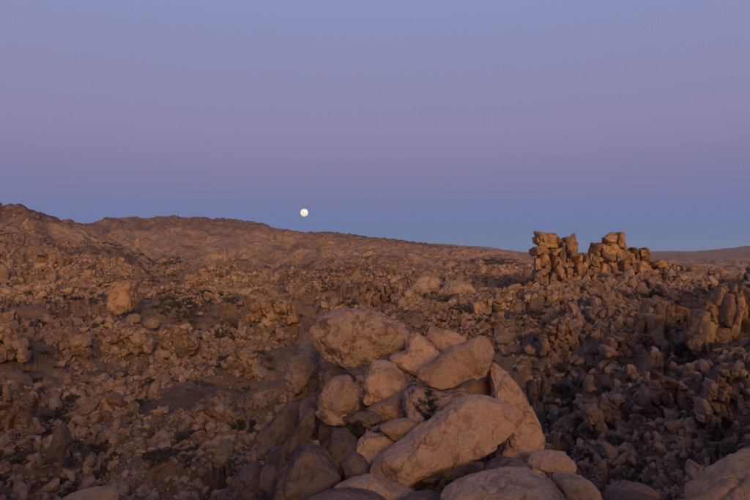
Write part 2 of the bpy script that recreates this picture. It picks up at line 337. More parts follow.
# ------------------------------------------------------------------ rock shapes
def ico(sub):
    bm = bmesh.new(); bmesh.ops.create_icosphere(bm, subdivisions=sub, radius=1)
    v = np.array([p.co[:] for p in bm.verts]); f = np.array([[q.index for q in p.verts] for p in bm.faces]); bm.free(); return v, f
ICO = {k: ico(k) for k in (2, 3, 4, 5, 6)}
def poly_rock(seed, sub=3, planes=11, p=14, rough=0.06, cuboid=0.0):
    g = np.random.default_rng(seed); v, f = ICO[sub]
    n = g.normal(size=(planes, 3)); n /= np.linalg.norm(n, axis=1)[:, None]; d = g.uniform(0.72, 1.0, planes)
    if cuboid:
        ax = np.concatenate([np.eye(3), -np.eye(3)]); ax = ax + g.normal(size=ax.shape) * 0.13; ax /= np.linalg.norm(ax, axis=1)[:, None]
        n = np.concatenate([ax, n[:4]]); d = np.concatenate([g.uniform(0.68, 0.85, 6), g.uniform(0.9, 1.05, 4)])
    q = np.maximum(v @ n.T, 0) / d; r = (q ** p).sum(1) ** (-1 / p)
    r = np.minimum(r, 1.5)
    r = r * (1 + rough * fbm(v * 1.7 + seed * 3.1, 4, gain=0.6))
    cr = perlin(v * 1.3 + seed); r = r * (1 - 0.09 * np.exp(-(cr / 0.035) ** 2))
    return v * r[:, None], f
def hull_rock(seed, npts=13, sub=True):
    g = np.random.default_rng(seed); bm = bmesh.new()
    for q in range(npts):
        p = g.uniform(-1, 1, 3); p = p / max(np.abs(p)) * g.uniform(0.75, 1.0) if g.random() < 0.75 else p
        bm.verts.new(p)
    r = bmesh.ops.convex_hull(bm, input=bm.verts); junk = [v for v in r['geom_interior'] if isinstance(v, bmesh.types.BMVert)]
    bmesh.ops.delete(bm, geom=junk, context='VERTS')
    bmesh.ops.dissolve_limit(bm, angle_limit=R(16), verts=bm.verts[:], edges=bm.edges[:])
    bmesh.ops.bevel(bm, geom=bm.edges[:], offset=0.13, segments=2, profile=0.5, affect='EDGES', clamp_overlap=True)
    bmesh.ops.triangulate(bm, faces=bm.faces[:]); bmesh.ops.subdivide_edges(bm, edges=[e for e in bm.edges if e.calc_length() > 0.5], cuts=1); bmesh.ops.triangulate(bm, faces=bm.faces[:])
    bm.verts.index_update(); v = np.array([p.co[:] for p in bm.verts]); f = np.array([[q.index for q in p.verts] for p in bm.faces]); bm.free()
    return v * (1 + 0.12 * fbm(v * 1.4 + seed, 4))[:, None], f
PROTO = []
for k in range(14):
    v, f = hull_rock(500 + k, 10 + k) if k < 10 else poly_rock(100 + k, 3, 9 + k % 5, 16 + 5 * (k % 6), 0.09, cuboid=(k % 2))
    me = new_mesh('boulder', v, f, True); me.materials.append(M_rub); PROTO.append(me)

def hero(name, outline, Y, mat, label, tf=0.95, sub=4, cut=5, rough=0.035, seed=None, cat='boulder', box=0.62, tilt=0.0, parent=None, cracks=1, group=None, bumps=0.0):
    """A boulder whose outline, seen from the ridge, has the given shape; Y metres off, with real thickness."""
    seed = seed or (abs(hash(tuple(outline[0]))) % 1000)
    g = np.random.default_rng(seed)
    o = np.array(outline, float); P = np.stack([(o[:, 0] - 375) / F * Y, -(o[:, 1] - HOR) / F * Y], 1)
    x, y = P[:, 0], P[:, 1]; x1, y1 = np.roll(x, -1), np.roll(y, -1); cr = x * y1 - x1 * y; A = cr.sum() / 2
    c = np.array([((x + x1) * cr).sum(), ((y + y1) * cr).sum()]) / (6 * A)
    P = P - c; size = math.sqrt(abs(A))
    th = np.linspace(-math.pi, math.pi, 181)[:-1]; rad = np.zeros(180)
    Q = np.roll(P, -1, 0)
    for i, t in enumerate(th):
        d = np.array([math.cos(t), math.sin(t)]); best = 0
        for a, b in zip(P, Q):
            e = b - a; den = d[0] * e[1] - d[1] * e[0]
            if abs(den) < 1e-9: continue
            tt = (a[0] * e[1] - a[1] * e[0]) / den; uu = (a[0] * d[1] - a[1] * d[0]) / den
            if tt > 0 and -1e-6 <= uu <= 1 + 1e-6: best = max(best, tt)
        rad[i] = best
    kk = np.hanning(7)[1:-1]; kk /= kk.sum(); rad = np.convolve(np.concatenate([rad[-2:], rad, rad[:2]]), kk, 'valid')
    span = max(np.ptp(o[:, 0]), np.ptp(o[:, 1])); sub = 6 if span > 85 else 5 if span > 26 else 4
    v, f = ICO[sub]; thv = np.arctan2(v[:, 2], v[:, 0]); cp = np.sqrt(v[:, 0] ** 2 + v[:, 2] ** 2); sp = v[:, 1]
    rr_ = np.interp(thv, np.concatenate([th, [math.pi]]), np.concatenate([rad, rad[:1]]))
    w = rr_ * cp ** box
    out_ = np.stack([w * np.cos(thv), np.sign(sp) * np.abs(sp) ** 0.85 * size * 0.5 * tf, w * np.sin(thv)], 1)
    # irregular plan: shear the front so that the bulk leans
    out_[:, 1] += out_[:, 2] * (0.35 + tilt)
    for k in range(cut):                       # broad flat faces towards the open side
        n = np.array([g.uniform(-0.8, 0.8), -1, g.uniform(-0.5, 0.9)]); n /= np.linalg.norm(n)
        s = out_ @ n; d = s.max() * g.uniform(0.72, 0.9); ex = np.maximum(s - d, 0); out_ -= n * (ex * 0.93)[:, None]
    nrm = out_ / (np.linalg.norm(out_, axis=1)[:, None] + 1e-6)
    q = out_ / size
    disp = rough * fbm(q * 2.2 + seed, 5, gain=0.55) + 0.02 * fbm(q * 7 + seed, 3) + 0.011 * np.tanh(18 * fbm(q * 1.6 + seed * 2.3, 3)) + 0.006 * np.tanh(22 * fbm(q * 3.6 + seed * 1.3, 3)) + bumps * np.maximum(fbm(q * 4.5 + seed, 3), 0)
    for k in range(cracks):
        cc = fbm(q * 1.5 + seed * 1.7 + k * 9, 2); disp = disp - 0.045 * np.exp(-(cc / 0.022) ** 2)
    out_ += nrm * (disp * size)[:, None]
    for _ in range(3):                         # the outline keeps its width and height
        ax_ = (c[0] + out_[:, 0]) / (Y + out_[:, 1]) * F + 375; ay_ = HOR - (c[1] + out_[:, 2]) / (Y + out_[:, 1]) * F
        kx = np.ptp(o[:, 0]) / np.ptp(ax_); ky = np.ptp(o[:, 1]) / np.ptp(ay_)
        out_[:, 0] *= kx; out_[:, 2] *= 0.5 + 0.5 * ky if ky < 1 else ky
        c = c + np.array([((o[:, 0].max() + o[:, 0].min()) - (ax_.max() + ax_.min())) / 2, -((o[:, 1].max() + o[:, 1].min()) - (ay_.max() + ay_.min())) / 2]) * Y / F
    me = new_mesh(name, out_, f); me.materials.append(mat)
    ob = bpy.data.objects.new(name, me); ob.location = (c[0], Y, c[1]); link(ob, parent)
    if parent is None: thing(ob, label, cat, group)
    return ob
H = hero; G = 'boulders of the foreground pile'
H('boulder', [(312,318),(322,311),(340,308),(366,308),(380,314),(394,323),(406,333),(410,340),(407,348),(390,356),(376,360),(364,364),(352,367),(336,366),(324,361),(314,352),(309,340),(309,328)], 17, M_stain, 'largest rounded pink boulder with dark brown varnish patches crowning the left of the pile', 1.0, 6, 5, 0.05, 11)
H('boulder', [(317,403),(322,389),(334,375),(349,376),(359,391),(360,405),(356,414),(340,417),(326,417),(318,413)], 14, M_pile, 'egg-shaped cracked boulder below the big varnished boulder, left of the pile', 1.0, 5, 4, 0.06, 12, cracks=2)
H('boulder', [(362,376),(372,361),(385,360),(400,370),(413,383),(407,395),(388,404),(372,408),(362,402)], 14.8, M_pile, 'rounded brown boulder wedged under the right end of the big varnished boulder', 1.0, 5, 5, 0.05, 13)
H('boulder', [(389,357),(406,351),(409,340),(418,333),(429,338),(441,353),(436,366),(420,378),(402,370)], 15.4, M_pile, 'two-lobed boulder between the varnished boulder and the bright slab', 1.0, 5, 5, 0.07, 14, cracks=2)
H('boulder', [(427,332),(441,329),(455,332),(466,338),(460,348),(444,355),(435,349),(428,340)], 15.8, M_pile, 'small wedge boulder with a reddish face at the very top of the pile', 1.0, 5, 5, 0.05, 15)
H('boulder', [(416,371),(431,364),(448,350),(467,341),(482,336),(489,337),(492,346),(495,354),(489,363),(486,374),(477,380),(462,381),(448,388),(436,390),(426,386),(418,378)], 13.6, M_pile, 'bright smooth pinkish slab tilted up to the right on top of the pile', 0.75, 5, 4, 0.022, 16)
H('boulder', [(455,392),(462,384),(486,374),(490,364),(499,374),(503,402),(485,406),(468,402)], 14.3, M_pile, 'wedge of rock directly beneath the raised end of the bright slab', 1.1, 5, 5, 0.05, 17)
H('boulder', [(488,362),(507,374),(526,394),(539,416),(545,437),(546,460),(540,476),(520,478),(505,455),(500,430),(490,405)], 13.2, M_pile, 'long curved slab forming the right flank of the pile', 0.9, 6, 4, 0.04, 18, cracks=3)
H('boulder', [(467,397),(484,395),(505,402),(519,415),(515,427),(500,441),(480,453),(455,463),(428,473),(405,482),(386,489),(373,484),(370,470),(379,457),(400,445),(430,422),(450,408)], 11.5, M_pile, 'huge smooth elongated boulder lying diagonally across the middle of the pile', 0.8, 6, 3, 0.018, 19, cracks=1)
H('boulder', [(440,512),(456,492),(484,481),(512,473),(540,472),(557,481),(570,500),(574,520),(540,545),(470,545)], 8.9, M_pile, 'broad grey-pink dome of rock at the bottom edge below the huge diagonal boulder', 1.2, 6, 3, 0.018, 20)
H('boulder', [(527,463),(534,453),(551,450),(568,453),(577,463),(574,471),(557,474),(538,471)], 10.6, M_pile, 'flat disc-shaped boulder at the lower right foot of the pile', 1.0, 5, 2, 0.025, 21)
H('boulder', [(552,478),(560,472),(573,472),(596,481),(604,492),(602,512),(580,520),(560,512)], 9.4, M_pile, 'rounded block right of the bottom dome, under the disc-shaped boulder', 1.1, 5, 4, 0.03, 22)
H('boulder', [(507,437),(514,433),(524,440),(532,452),(529,462),(518,461),(510,450)], 11.7, M_pile, 'small pale upright stone leaning in the gap right of the huge diagonal boulder', 1.0, 4, 4, 0.05, 23)
H('boulder', [(500,454),(507,445),(519,453),(523,463),(510,464)], 11.4, M_pile, 'little pale chip of rock at the foot of the small upright stone', 1.0, 4, 4, 0.05, 24)
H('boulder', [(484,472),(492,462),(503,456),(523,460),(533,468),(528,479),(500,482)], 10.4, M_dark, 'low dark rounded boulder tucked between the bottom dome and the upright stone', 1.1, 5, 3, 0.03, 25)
H('boulder', [(379,427),(392,420),(410,418),(420,425),(421,434),(410,441),(395,440)], 12.5, M_pile, 'rounded boulder against the left shoulder of the huge diagonal boulder', 1.0, 5, 3, 0.04, 26)
H('boulder', [(355,443),(368,432),(386,433),(398,442),(392,454),(380,460),(376,476),(364,478),(358,460)], 12.4, M_pile, 'upright fractured rock with dark crevices left of the huge diagonal boulder', 1.0, 5, 6, 0.07, 27, cracks=4)
H('boulder', [(315,412),(326,408),(345,411),(351,418),(345,426),(325,424)], 13.7, M_stain, 'reddish ledge stone under the egg-shaped boulder', 1.1, 4, 4, 0.06, 28)
H('boulder', [(343,419),(356,412),(372,411),(382,418),(376,426),(357,426)], 13.4, M_pale, 'flat pale grey stone right of the egg-shaped boulder', 1.2, 4, 3, 0.03, 29)
H('boulder', [(366,411),(383,401),(403,393),(416,398),(414,416),(396,421),(378,419)], 13.9, M_pile, 'sloping rock below the wedged brown boulder, behind the dark shrub', 1.1, 5, 4, 0.05, 30)
H('boulder', [(402,396),(412,383),(431,386),(446,390),(458,384),(471,394),(462,412),(440,428),(419,432),(405,420)], 13.2, M_black, 'boulder with black streaks between the bright slab and the huge diagonal boulder', 1.1, 6, 5, 0.07, 31, cracks=3)
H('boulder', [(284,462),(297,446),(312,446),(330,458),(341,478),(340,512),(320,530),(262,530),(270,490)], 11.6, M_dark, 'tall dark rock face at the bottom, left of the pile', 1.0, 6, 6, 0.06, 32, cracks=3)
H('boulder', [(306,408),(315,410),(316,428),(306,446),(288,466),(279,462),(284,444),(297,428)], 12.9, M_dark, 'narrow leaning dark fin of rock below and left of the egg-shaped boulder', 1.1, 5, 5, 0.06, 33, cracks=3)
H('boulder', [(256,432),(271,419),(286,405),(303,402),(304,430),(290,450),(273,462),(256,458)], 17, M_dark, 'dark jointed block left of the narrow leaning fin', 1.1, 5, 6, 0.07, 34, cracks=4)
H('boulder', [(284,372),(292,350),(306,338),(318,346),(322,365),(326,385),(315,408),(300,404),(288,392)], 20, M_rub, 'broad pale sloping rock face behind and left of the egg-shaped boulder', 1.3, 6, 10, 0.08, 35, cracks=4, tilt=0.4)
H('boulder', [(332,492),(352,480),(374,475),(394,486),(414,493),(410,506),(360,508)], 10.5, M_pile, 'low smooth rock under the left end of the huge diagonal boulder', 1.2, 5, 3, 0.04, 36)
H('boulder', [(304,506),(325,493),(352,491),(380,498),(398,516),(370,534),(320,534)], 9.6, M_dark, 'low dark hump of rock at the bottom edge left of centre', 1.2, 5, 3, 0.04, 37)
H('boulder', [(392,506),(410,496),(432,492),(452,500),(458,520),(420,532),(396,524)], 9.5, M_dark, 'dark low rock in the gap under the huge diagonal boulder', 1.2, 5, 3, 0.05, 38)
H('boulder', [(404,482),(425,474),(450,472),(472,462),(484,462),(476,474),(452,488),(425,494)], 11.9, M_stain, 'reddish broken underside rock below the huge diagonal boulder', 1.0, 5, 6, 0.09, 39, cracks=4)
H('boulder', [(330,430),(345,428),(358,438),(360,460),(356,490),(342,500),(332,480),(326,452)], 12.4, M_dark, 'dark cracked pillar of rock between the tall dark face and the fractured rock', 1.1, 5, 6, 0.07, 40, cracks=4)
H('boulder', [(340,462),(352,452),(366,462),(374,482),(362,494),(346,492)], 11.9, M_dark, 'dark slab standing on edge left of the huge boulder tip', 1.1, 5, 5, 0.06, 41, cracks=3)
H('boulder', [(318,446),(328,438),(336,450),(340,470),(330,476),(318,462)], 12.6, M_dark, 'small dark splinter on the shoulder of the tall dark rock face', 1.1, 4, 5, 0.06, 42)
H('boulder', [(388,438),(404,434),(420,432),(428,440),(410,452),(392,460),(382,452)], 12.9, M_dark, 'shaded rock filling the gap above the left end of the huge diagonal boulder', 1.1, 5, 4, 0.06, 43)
H('boulder', [(684,526),(702,507),(724,493),(750,480),(800,463),(860,456),(905,510),(860,610),(720,610)], 5.2, M_corner, 'large golden granular slab filling the bottom right corner', 1.0, 6, 2, 0.02, 44)
H('boulder', [(602,500),(612,489),(630,482),(650,485),(660,494),(645,506),(615,510)], 9.8, M_dark, 'grey mottled low rock at the bottom edge right of the rounded block', 1.2, 5, 3, 0.04, 45)
H('boulder', [(606,506),(622,493),(645,492),(662,500),(660,520),(620,522)], 9.0, M_dark, 'dark rounded rock cut by the bottom edge beside the grey mottled rock', 1.2, 5, 3, 0.04, 46)
H('boulder', [(685,472),(692,459),(702,464),(704,476),(697,484),(688,483)], 26, M_stain, 'reddish oval boulder standing just above the golden corner slab', 1.0, 4, 3, 0.05, 47)
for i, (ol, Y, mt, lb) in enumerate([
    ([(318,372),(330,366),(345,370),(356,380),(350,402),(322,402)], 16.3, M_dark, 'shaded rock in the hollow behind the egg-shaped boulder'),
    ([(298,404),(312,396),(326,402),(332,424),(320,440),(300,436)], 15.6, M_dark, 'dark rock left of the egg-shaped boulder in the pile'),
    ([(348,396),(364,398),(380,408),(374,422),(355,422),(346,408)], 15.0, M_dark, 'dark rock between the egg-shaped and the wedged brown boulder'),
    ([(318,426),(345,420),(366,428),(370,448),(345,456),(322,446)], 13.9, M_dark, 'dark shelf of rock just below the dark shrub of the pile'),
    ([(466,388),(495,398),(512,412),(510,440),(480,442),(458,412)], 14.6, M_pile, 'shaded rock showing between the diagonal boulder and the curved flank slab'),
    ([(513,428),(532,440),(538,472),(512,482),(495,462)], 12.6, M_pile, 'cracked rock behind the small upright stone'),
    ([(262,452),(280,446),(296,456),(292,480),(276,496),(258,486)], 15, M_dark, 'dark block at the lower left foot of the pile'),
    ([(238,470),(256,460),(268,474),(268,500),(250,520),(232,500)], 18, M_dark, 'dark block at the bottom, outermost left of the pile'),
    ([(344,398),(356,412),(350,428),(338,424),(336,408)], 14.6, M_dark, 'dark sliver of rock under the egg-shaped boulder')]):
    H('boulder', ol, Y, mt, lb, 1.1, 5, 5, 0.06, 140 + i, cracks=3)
# stones further off that can be told apart
H('boulder', [(491,340),(501,333),(511,332),(513,340),(510,344),(497,344)], 62, M_pale, 'pale flat-topped block just right of the top of the pile', 1.0, 4, 3, 0.04, 50)
H('boulder', [(55,424),(63,430),(73,443),(66,461),(43,465),(46,448)], 66, M_dark, 'dark triangular boulder among shrubs at the lower left', 1.0, 4, 6, 0.06, 51)
H('boulder', [(78,410),(84,402),(96,397),(101,401),(97,410),(84,417)], 74, M_pale, 'pale angular boulder above the triangular one on the left slope', 1.0, 4, 5, 0.05, 52)
H('boulder', [(112,430),(112,421),(117,418),(121,424),(120,431),(115,433)], 68, M_pale, 'small upright pale boulder above the low rock at lower left', 1.0, 4, 4, 0.05, 53)
H('boulder', [(148,396),(150,383),(156,379),(161,384),(160,397),(153,399)], 78, M_pale, 'upright pale pillar boulder on the left slope', 1.0, 4, 5, 0.05, 54)
H('boulder', [(126,318),(129,314),(136,313),(142,316),(142,322),(134,324),(128,323)], 168, M_pale, 'round pale boulder at the foot of the square rock tower', 1.0, 4, 2, 0.03, 55)
H('boulder', [(143,325),(148,318),(155,317),(161,321),(160,327),(150,329)], 165, M_pale, 'pale slanting boulder right of the round one under the square tower', 1.0, 4, 4, 0.04, 56)
H('boulder', [(212,462),(219,443),(228,438),(234,446),(229,462),(220,468)], 58, M_pale, 'pale angular block near the bottom, left of the dark jointed block', 1.0, 4, 5, 0.05, 57)
H('boulder', [(52,505),(64,494),(88,488),(112,487),(120,496),(110,512),(70,520)], 40, M_pile, 'smooth pale low rock at the bottom edge near the left corner', 1.0, 5, 3, 0.04, 60)
H('rock_ledge', [(215,497),(235,478),(262,466),(276,470),(270,498),(250,520),(215,520)], 30, M_dark, 'dark jagged ledge at the bottom just left of the tall dark face', 1.0, 5, 6, 0.08, 59, cat='rock ledge', cracks=4)
# smooth domes and slickrock in the middle distance
for i, (ol, Y, lb) in enumerate([
    ([(406,293),(413,280),(425,275),(438,277),(446,285),(446,298),(425,302)], 300, 'pale smooth rock dome left of centre-right behind the pile'),
    ([(438,299),(446,283),(458,280),(472,284),(478,294),(470,304),(450,305)], 285, 'wider pale rock dome right of its smooth neighbour'),
    ([(300,302),(312,295),(328,296),(334,303),(322,309),(305,308)], 270, 'low pale rock hump in the valley above the varnished boulder'),
    ([(-10,318),(5,308),(28,305),(46,310),(52,318),(36,324),(0,326)], 185, 'banded grey slickrock dome at the left edge')]):
    H('rock_dome', ol, Y, M_rub if i == 3 else M_pale, lb, 1.3, 5, 2, 0.05, 70 + i, cat='rock dome', cracks=2)

# ------------------------------------------------------------------ rock towers on the skyline
def in_poly(x, y, poly):
    c = False; n = len(poly)
    for i in range(n):
        x1, y1 = poly[i]; x2, y2 = poly[(i + 1) % n]
        if (y1 > y) != (y2 > y) and x < (x2 - x1) * (y - y1) / (y2 - y1) + x1: c = not c
    return c
def tower(outline, Y, label, blocks, fill, smin, smax, seed, mat, zoom=None, tall=2.4, lean=0, kind=('rock_tower', 'rock tower')):
    g = np.random.default_rng(seed); zx = lambda p: (520 + p[0] / 4.6875, 225 + p[1] / 4.6875) if zoom else p
    ol = [zx(p) for p in outline]; cx = sum(p[0] for p in ol) / len(ol); by = max(p[1] for p in ol)
    root = bpy.data.objects.new(kind[0], None); link(root); root.location = ((cx - 375) / F * Y, Y, -(by - HOR) / F * Y)
    thing(root, label, kind[1])
    loc = np.array(root.location)
    def put(px, py, wx, wz, d, rot, k, wy=None):
        me = (PROT_B if (k // 10) % 4 == 0 else PROT_G if mat is M_gold else PROT_R)[k % 10]; o = bpy.data.objects.new('block', me); link(o, root)
        Yd = Y + d; o.location = Vector(((px - 375) / F * Yd, Yd, -(py - HOR) / F * Yd)) - Vector(loc)
        o.rotation_euler = (g.uniform(-.15, .15), math.radians(rot), g.uniform(-.35, .35))
        o.scale = (wx / F * Yd / 2 * 1.1, (wy or (wx + wz) / 2) / F * Yd / 2 * 1.1, wz / F * Yd / 2 * 1.1)
    for k, (x0, y0, x1, y1, rot) in enumerate(blocks):
        a = zx((x0, y0)); b = zx((x1, y1)); put((a[0] + b[0]) / 2, (a[1] + b[1]) / 2, (b[0] - a[0]), (b[1] - a[1]), g.uniform(-.6, .2), rot, 10 + (0, 2, 3, 5, 6, 8)[(k * 5 + seed) % 6])
    xs = [p[0] for p in ol]; ys = [p[1] for p in ol]; pts = []; tries = 0
    while len(pts) < fill and tries < 9000:
        tries += 1; x = g.uniform(min(xs), max(xs)); y = g.uniform(min(ys), max(ys))
        s = g.uniform(smin, smax)
        if not in_poly(x, y, ol) or not in_poly(x, y - s * 0.45, ol): continue
        if any((x - a) ** 2 + (y - b) ** 2 < (0.36 * (s + c)) ** 2 for a, b, c in pts): 
            if tries < 6000: continue
        pts.append((x, y, s))
        ell = g.uniform(0.8, tall); put(x, y, s / math.sqrt(ell) * 1.25, s * math.sqrt(ell) * 1.25, -1.2 * (y - min(ys)) / 10 * Y / 250 + g.uniform(-1.2, 1.0), lean + g.uniform(-14, 14), int(g.integers(99)), wy=s * 2.2)
    # solid core
    oc = hero('core', [((x - cx) * 0.92 + cx, (y - by) * 0.9 + by) for x, y in ol], Y + 2.6 * Y / 250, mat, '', 0.36, 5, 0, 0.12, seed, parent=root, cracks=7)
    oc.location = Vector(oc.location) - Vector(loc)
PROT_G = []; PROT_B = []; PROT_R = []
for k in range(10):
    v, f = poly_rock(700 + k, 4, 9, 18 + 3 * (k % 4), 0.16, cuboid=(k % 3 != 1))
    if k % 3 == 1: v, f = hull_rock(740 + k, 14); v = v * (1 + 0.06 * fbm(v * 3 + k, 3))[:, None]
    v = v / ((v.max(0) - v.min(0)) / 2)
    for lst, mt in ((PROT_G, M_gold), (PROT_B, M_brown), (PROT_R, M_rub)):
        me = new_mesh('block', v, f, True); me.materials.append(mt); lst.append(me)
tower([(62,270),(70,230),(80,130),(76,60),(95,38),(150,40),(178,90),(200,105),(200,70),(225,55),(258,70),(262,120),(300,130),(325,190),(330,270),(210,300)], 250,
      'twin-headed golden rock tower, left of the pair on the skyline',
      [(74,36,176,104,3), (198,55,262,108,-5), (204,102,262,165,0), (84,100,135,150,0), (130,104,200,170,0), (76,145,130,205,4), (200,160,262,270,3), (150,170,205,280,-5), (265,130,300,200,6), (295,150,330,250,8), (62,195,110,262,8)], 46, 4.5, 11, 5, M_gold, 1)
tower([(335,270),(330,150),(338,95),(365,85),(395,95),(400,50),(425,40),(475,42),(492,75),(492,110),(540,108),(568,130),(568,114),(592,112),(604,135),(598,200),(612,250),(590,290),(400,300)], 250,
      'broad many-headed golden rock tower, right of the pair on the skyline',
      [(399,42,492,108,4), (337,86,392,132,0), (405,100,450,160,0), (448,104,495,150,0), (564,110,606,158,0), (500,108,545,150,-4), (395,180,465,270,2), (460,160,520,280,4), (380,140,420,190,0), (545,130,600,200,10), (340,130,385,200,0), (470,140,540,190,25), (330,200,390,270,0)], 70, 4.5, 11, 6, M_gold, 1)
H('rock_tower', [(109,282),(113,279.5),(136,279.5),(138,283),(137,291),(140,300),(139,311),(130,315),(112,314),(107,304),(110,294)], 205, M_gold, 'square flat-topped golden rock tower standing alone on the left slope', 0.9, 6, 1, 0.03, 91, cat='rock tower', box=0.16, cracks=5)
tower([(632,290),(638,272),(648,263),(660,259),(672,262),(684,269),(696,279),(702,290)], 262, 'low rubbly golden knob of rock right of the rock towers', [(643,266,652,276,0), (656,261,666,271,5)], 46, 3.5, 8, 9, M_gold)
def row_depth(px, py, lo=30, hi=450):
    Yq = np.linspace(lo, hi, 1200); hq = HOR - height((px - 375) / F * Yq, Yq) / Yq * F
    j = np.where(hq <= py)[0]; return float(Yq[j[0]]) if len(j) else 120.
ords = 'first second third fourth fifth sixth seventh eighth ninth tenth eleventh twelfth thirteenth fourteenth fifteenth sixteenth seventeenth eighteenth nineteenth twentieth twenty-first twenty-second twenty-third twenty-fourth twenty-fifth twenty-sixth twenty-seventh twenty-eighth'.split()
OUT = [  # left, right, top, bottom, lean, how tall the blocks stand, label, short name
 (636, 700, 296, 338, 14, 3.6, 'tall leaning jointed cliff at upper right, left of the darker cliff', 'the upper right cliff'),
 (694, 768, 279, 345, 14, 3.8, 'dark tall-jointed cliff against the right edge of the picture', 'the right edge cliff'),
 (700, 752, 358, 420, 6, 2.8, 'steep broken buttress of rock on the right below the dark shrub row', 'the right buttress'),
 (640, 690, 372, 412, -10, 2.4, 'jagged outcrop in the canyon, left of the broken buttress', 'the jagged canyon outcrop'),
 (540, 584, 316, 350, 5, 1.6, 'blocky orange outcrop on the slope below the twin-headed tower', 'the blocky orange outcrop'),
 (606, 652, 328, 352, -12, 1.3, 'reddish slabby outcrop right of the very dark round shrub', 'the reddish slabby outcrop'),
 (588, 630, 392, 425, -25, 2.6, 'shadowed splintered outcrop right of the curved flank slab', 'the splintered outcrop'),
 (472, 520, 292, 312, 0, 1.4, 'low jumbled outcrop on the ridge left of the twin-headed tower base', 'the low jumbled outcrop'),
 (346, 402, 281, 304, 8, 2.2, 'jagged outcrop of leaning blocks left of the pale rock domes', 'the leaning-block outcrop'),
 (248, 296, 296, 318, -15, 1.5, 'golden rubble outcrop on the rise left of the big varnished boulder', 'the golden rubble outcrop'),
 (162, 196, 326, 350, 0, 1.6, 'squarish orange outcrop on the left slope beside the gully shrubs', 'the squarish orange outcrop'),
 (226, 262, 346, 372, -30, 1.8, 'tilted blocky outcrop in the gully left of the pile', 'the tilted gully outcrop'),
 (96, 150, 322, 350, -25, 1.6, 'long ribbed outcrop just below the square rock tower', 'the ribbed outcrop'),
 (40, 90, 326, 352, -25, 1.5, 'brown outcrop between the left edge and the ribbed outcrop', 'the brown left outcrop'),
 (-14, 26, 318, 356, -8, 1.9, 'rounded blocks of an outcrop at the left edge, upper of two', 'the upper left-edge outcrop'),
 (-16, 28, 372, 432, -8, 2.8, 'reddish upright outcrop at the left edge, lower of two', 'the lower left-edge outcrop'),
 (28, 70, 248, 266, 20, 1.6, 'small outcrop high on the left hill above the square tower', 'the high left outcrop'),
 (196, 250, 400, 428, -35, 1.7, 'shadowed tilted outcrop low in the gully left of the pile', 'the low gully outcrop'),
 (96, 136, 392, 416, -35, 1.6, 'tilted outcrop left of the pale pillar boulder', 'the tilted left outcrop'),
 (404, 470, 308, 328, 10, 1.6, 'broken outcrop right behind the top of the foreground pile', 'the outcrop behind the pile')]
OUTLM = []
for k, (xl, xr, yt, yb, ln, tl, lab, short) in enumerate(OUT):
    g = random.Random(60 + k); Y = row_depth((xl + xr) / 2, yb - 1, 45) + 1; W = xr - xl; n = 9
    ol = [(xl, yb + 2)] + [(xl + W * (i + 0.5) / n, yt + (yb - yt) * (0.75 * abs((i + 0.5) / n - g.uniform(0.4, 0.6)) ** 1.5 * 1.6 + g.uniform(0, 0.2))) for i in range(n)] + [(xr, yb + 2)]
    sz_ = 8.5 if k in (0, 1) else 4.2 if Y > 170 else 5.5 if Y > 100 else 7
    tower(ol, Y, lab, [], int(min(46, W * (yb - yt) / (sz_ * sz_ * 0.55))), sz_ * 0.7, sz_ * 1.9, 400 + k, M_gold if k in (1, 4, 9, 10, 0) else M_rub, tall=tl, lean=ln, kind=('rock_outcrop', 'rock outcrop'))
    OUTLM.append(((xl + xr) / 2, (yt + yb) / 2, short))

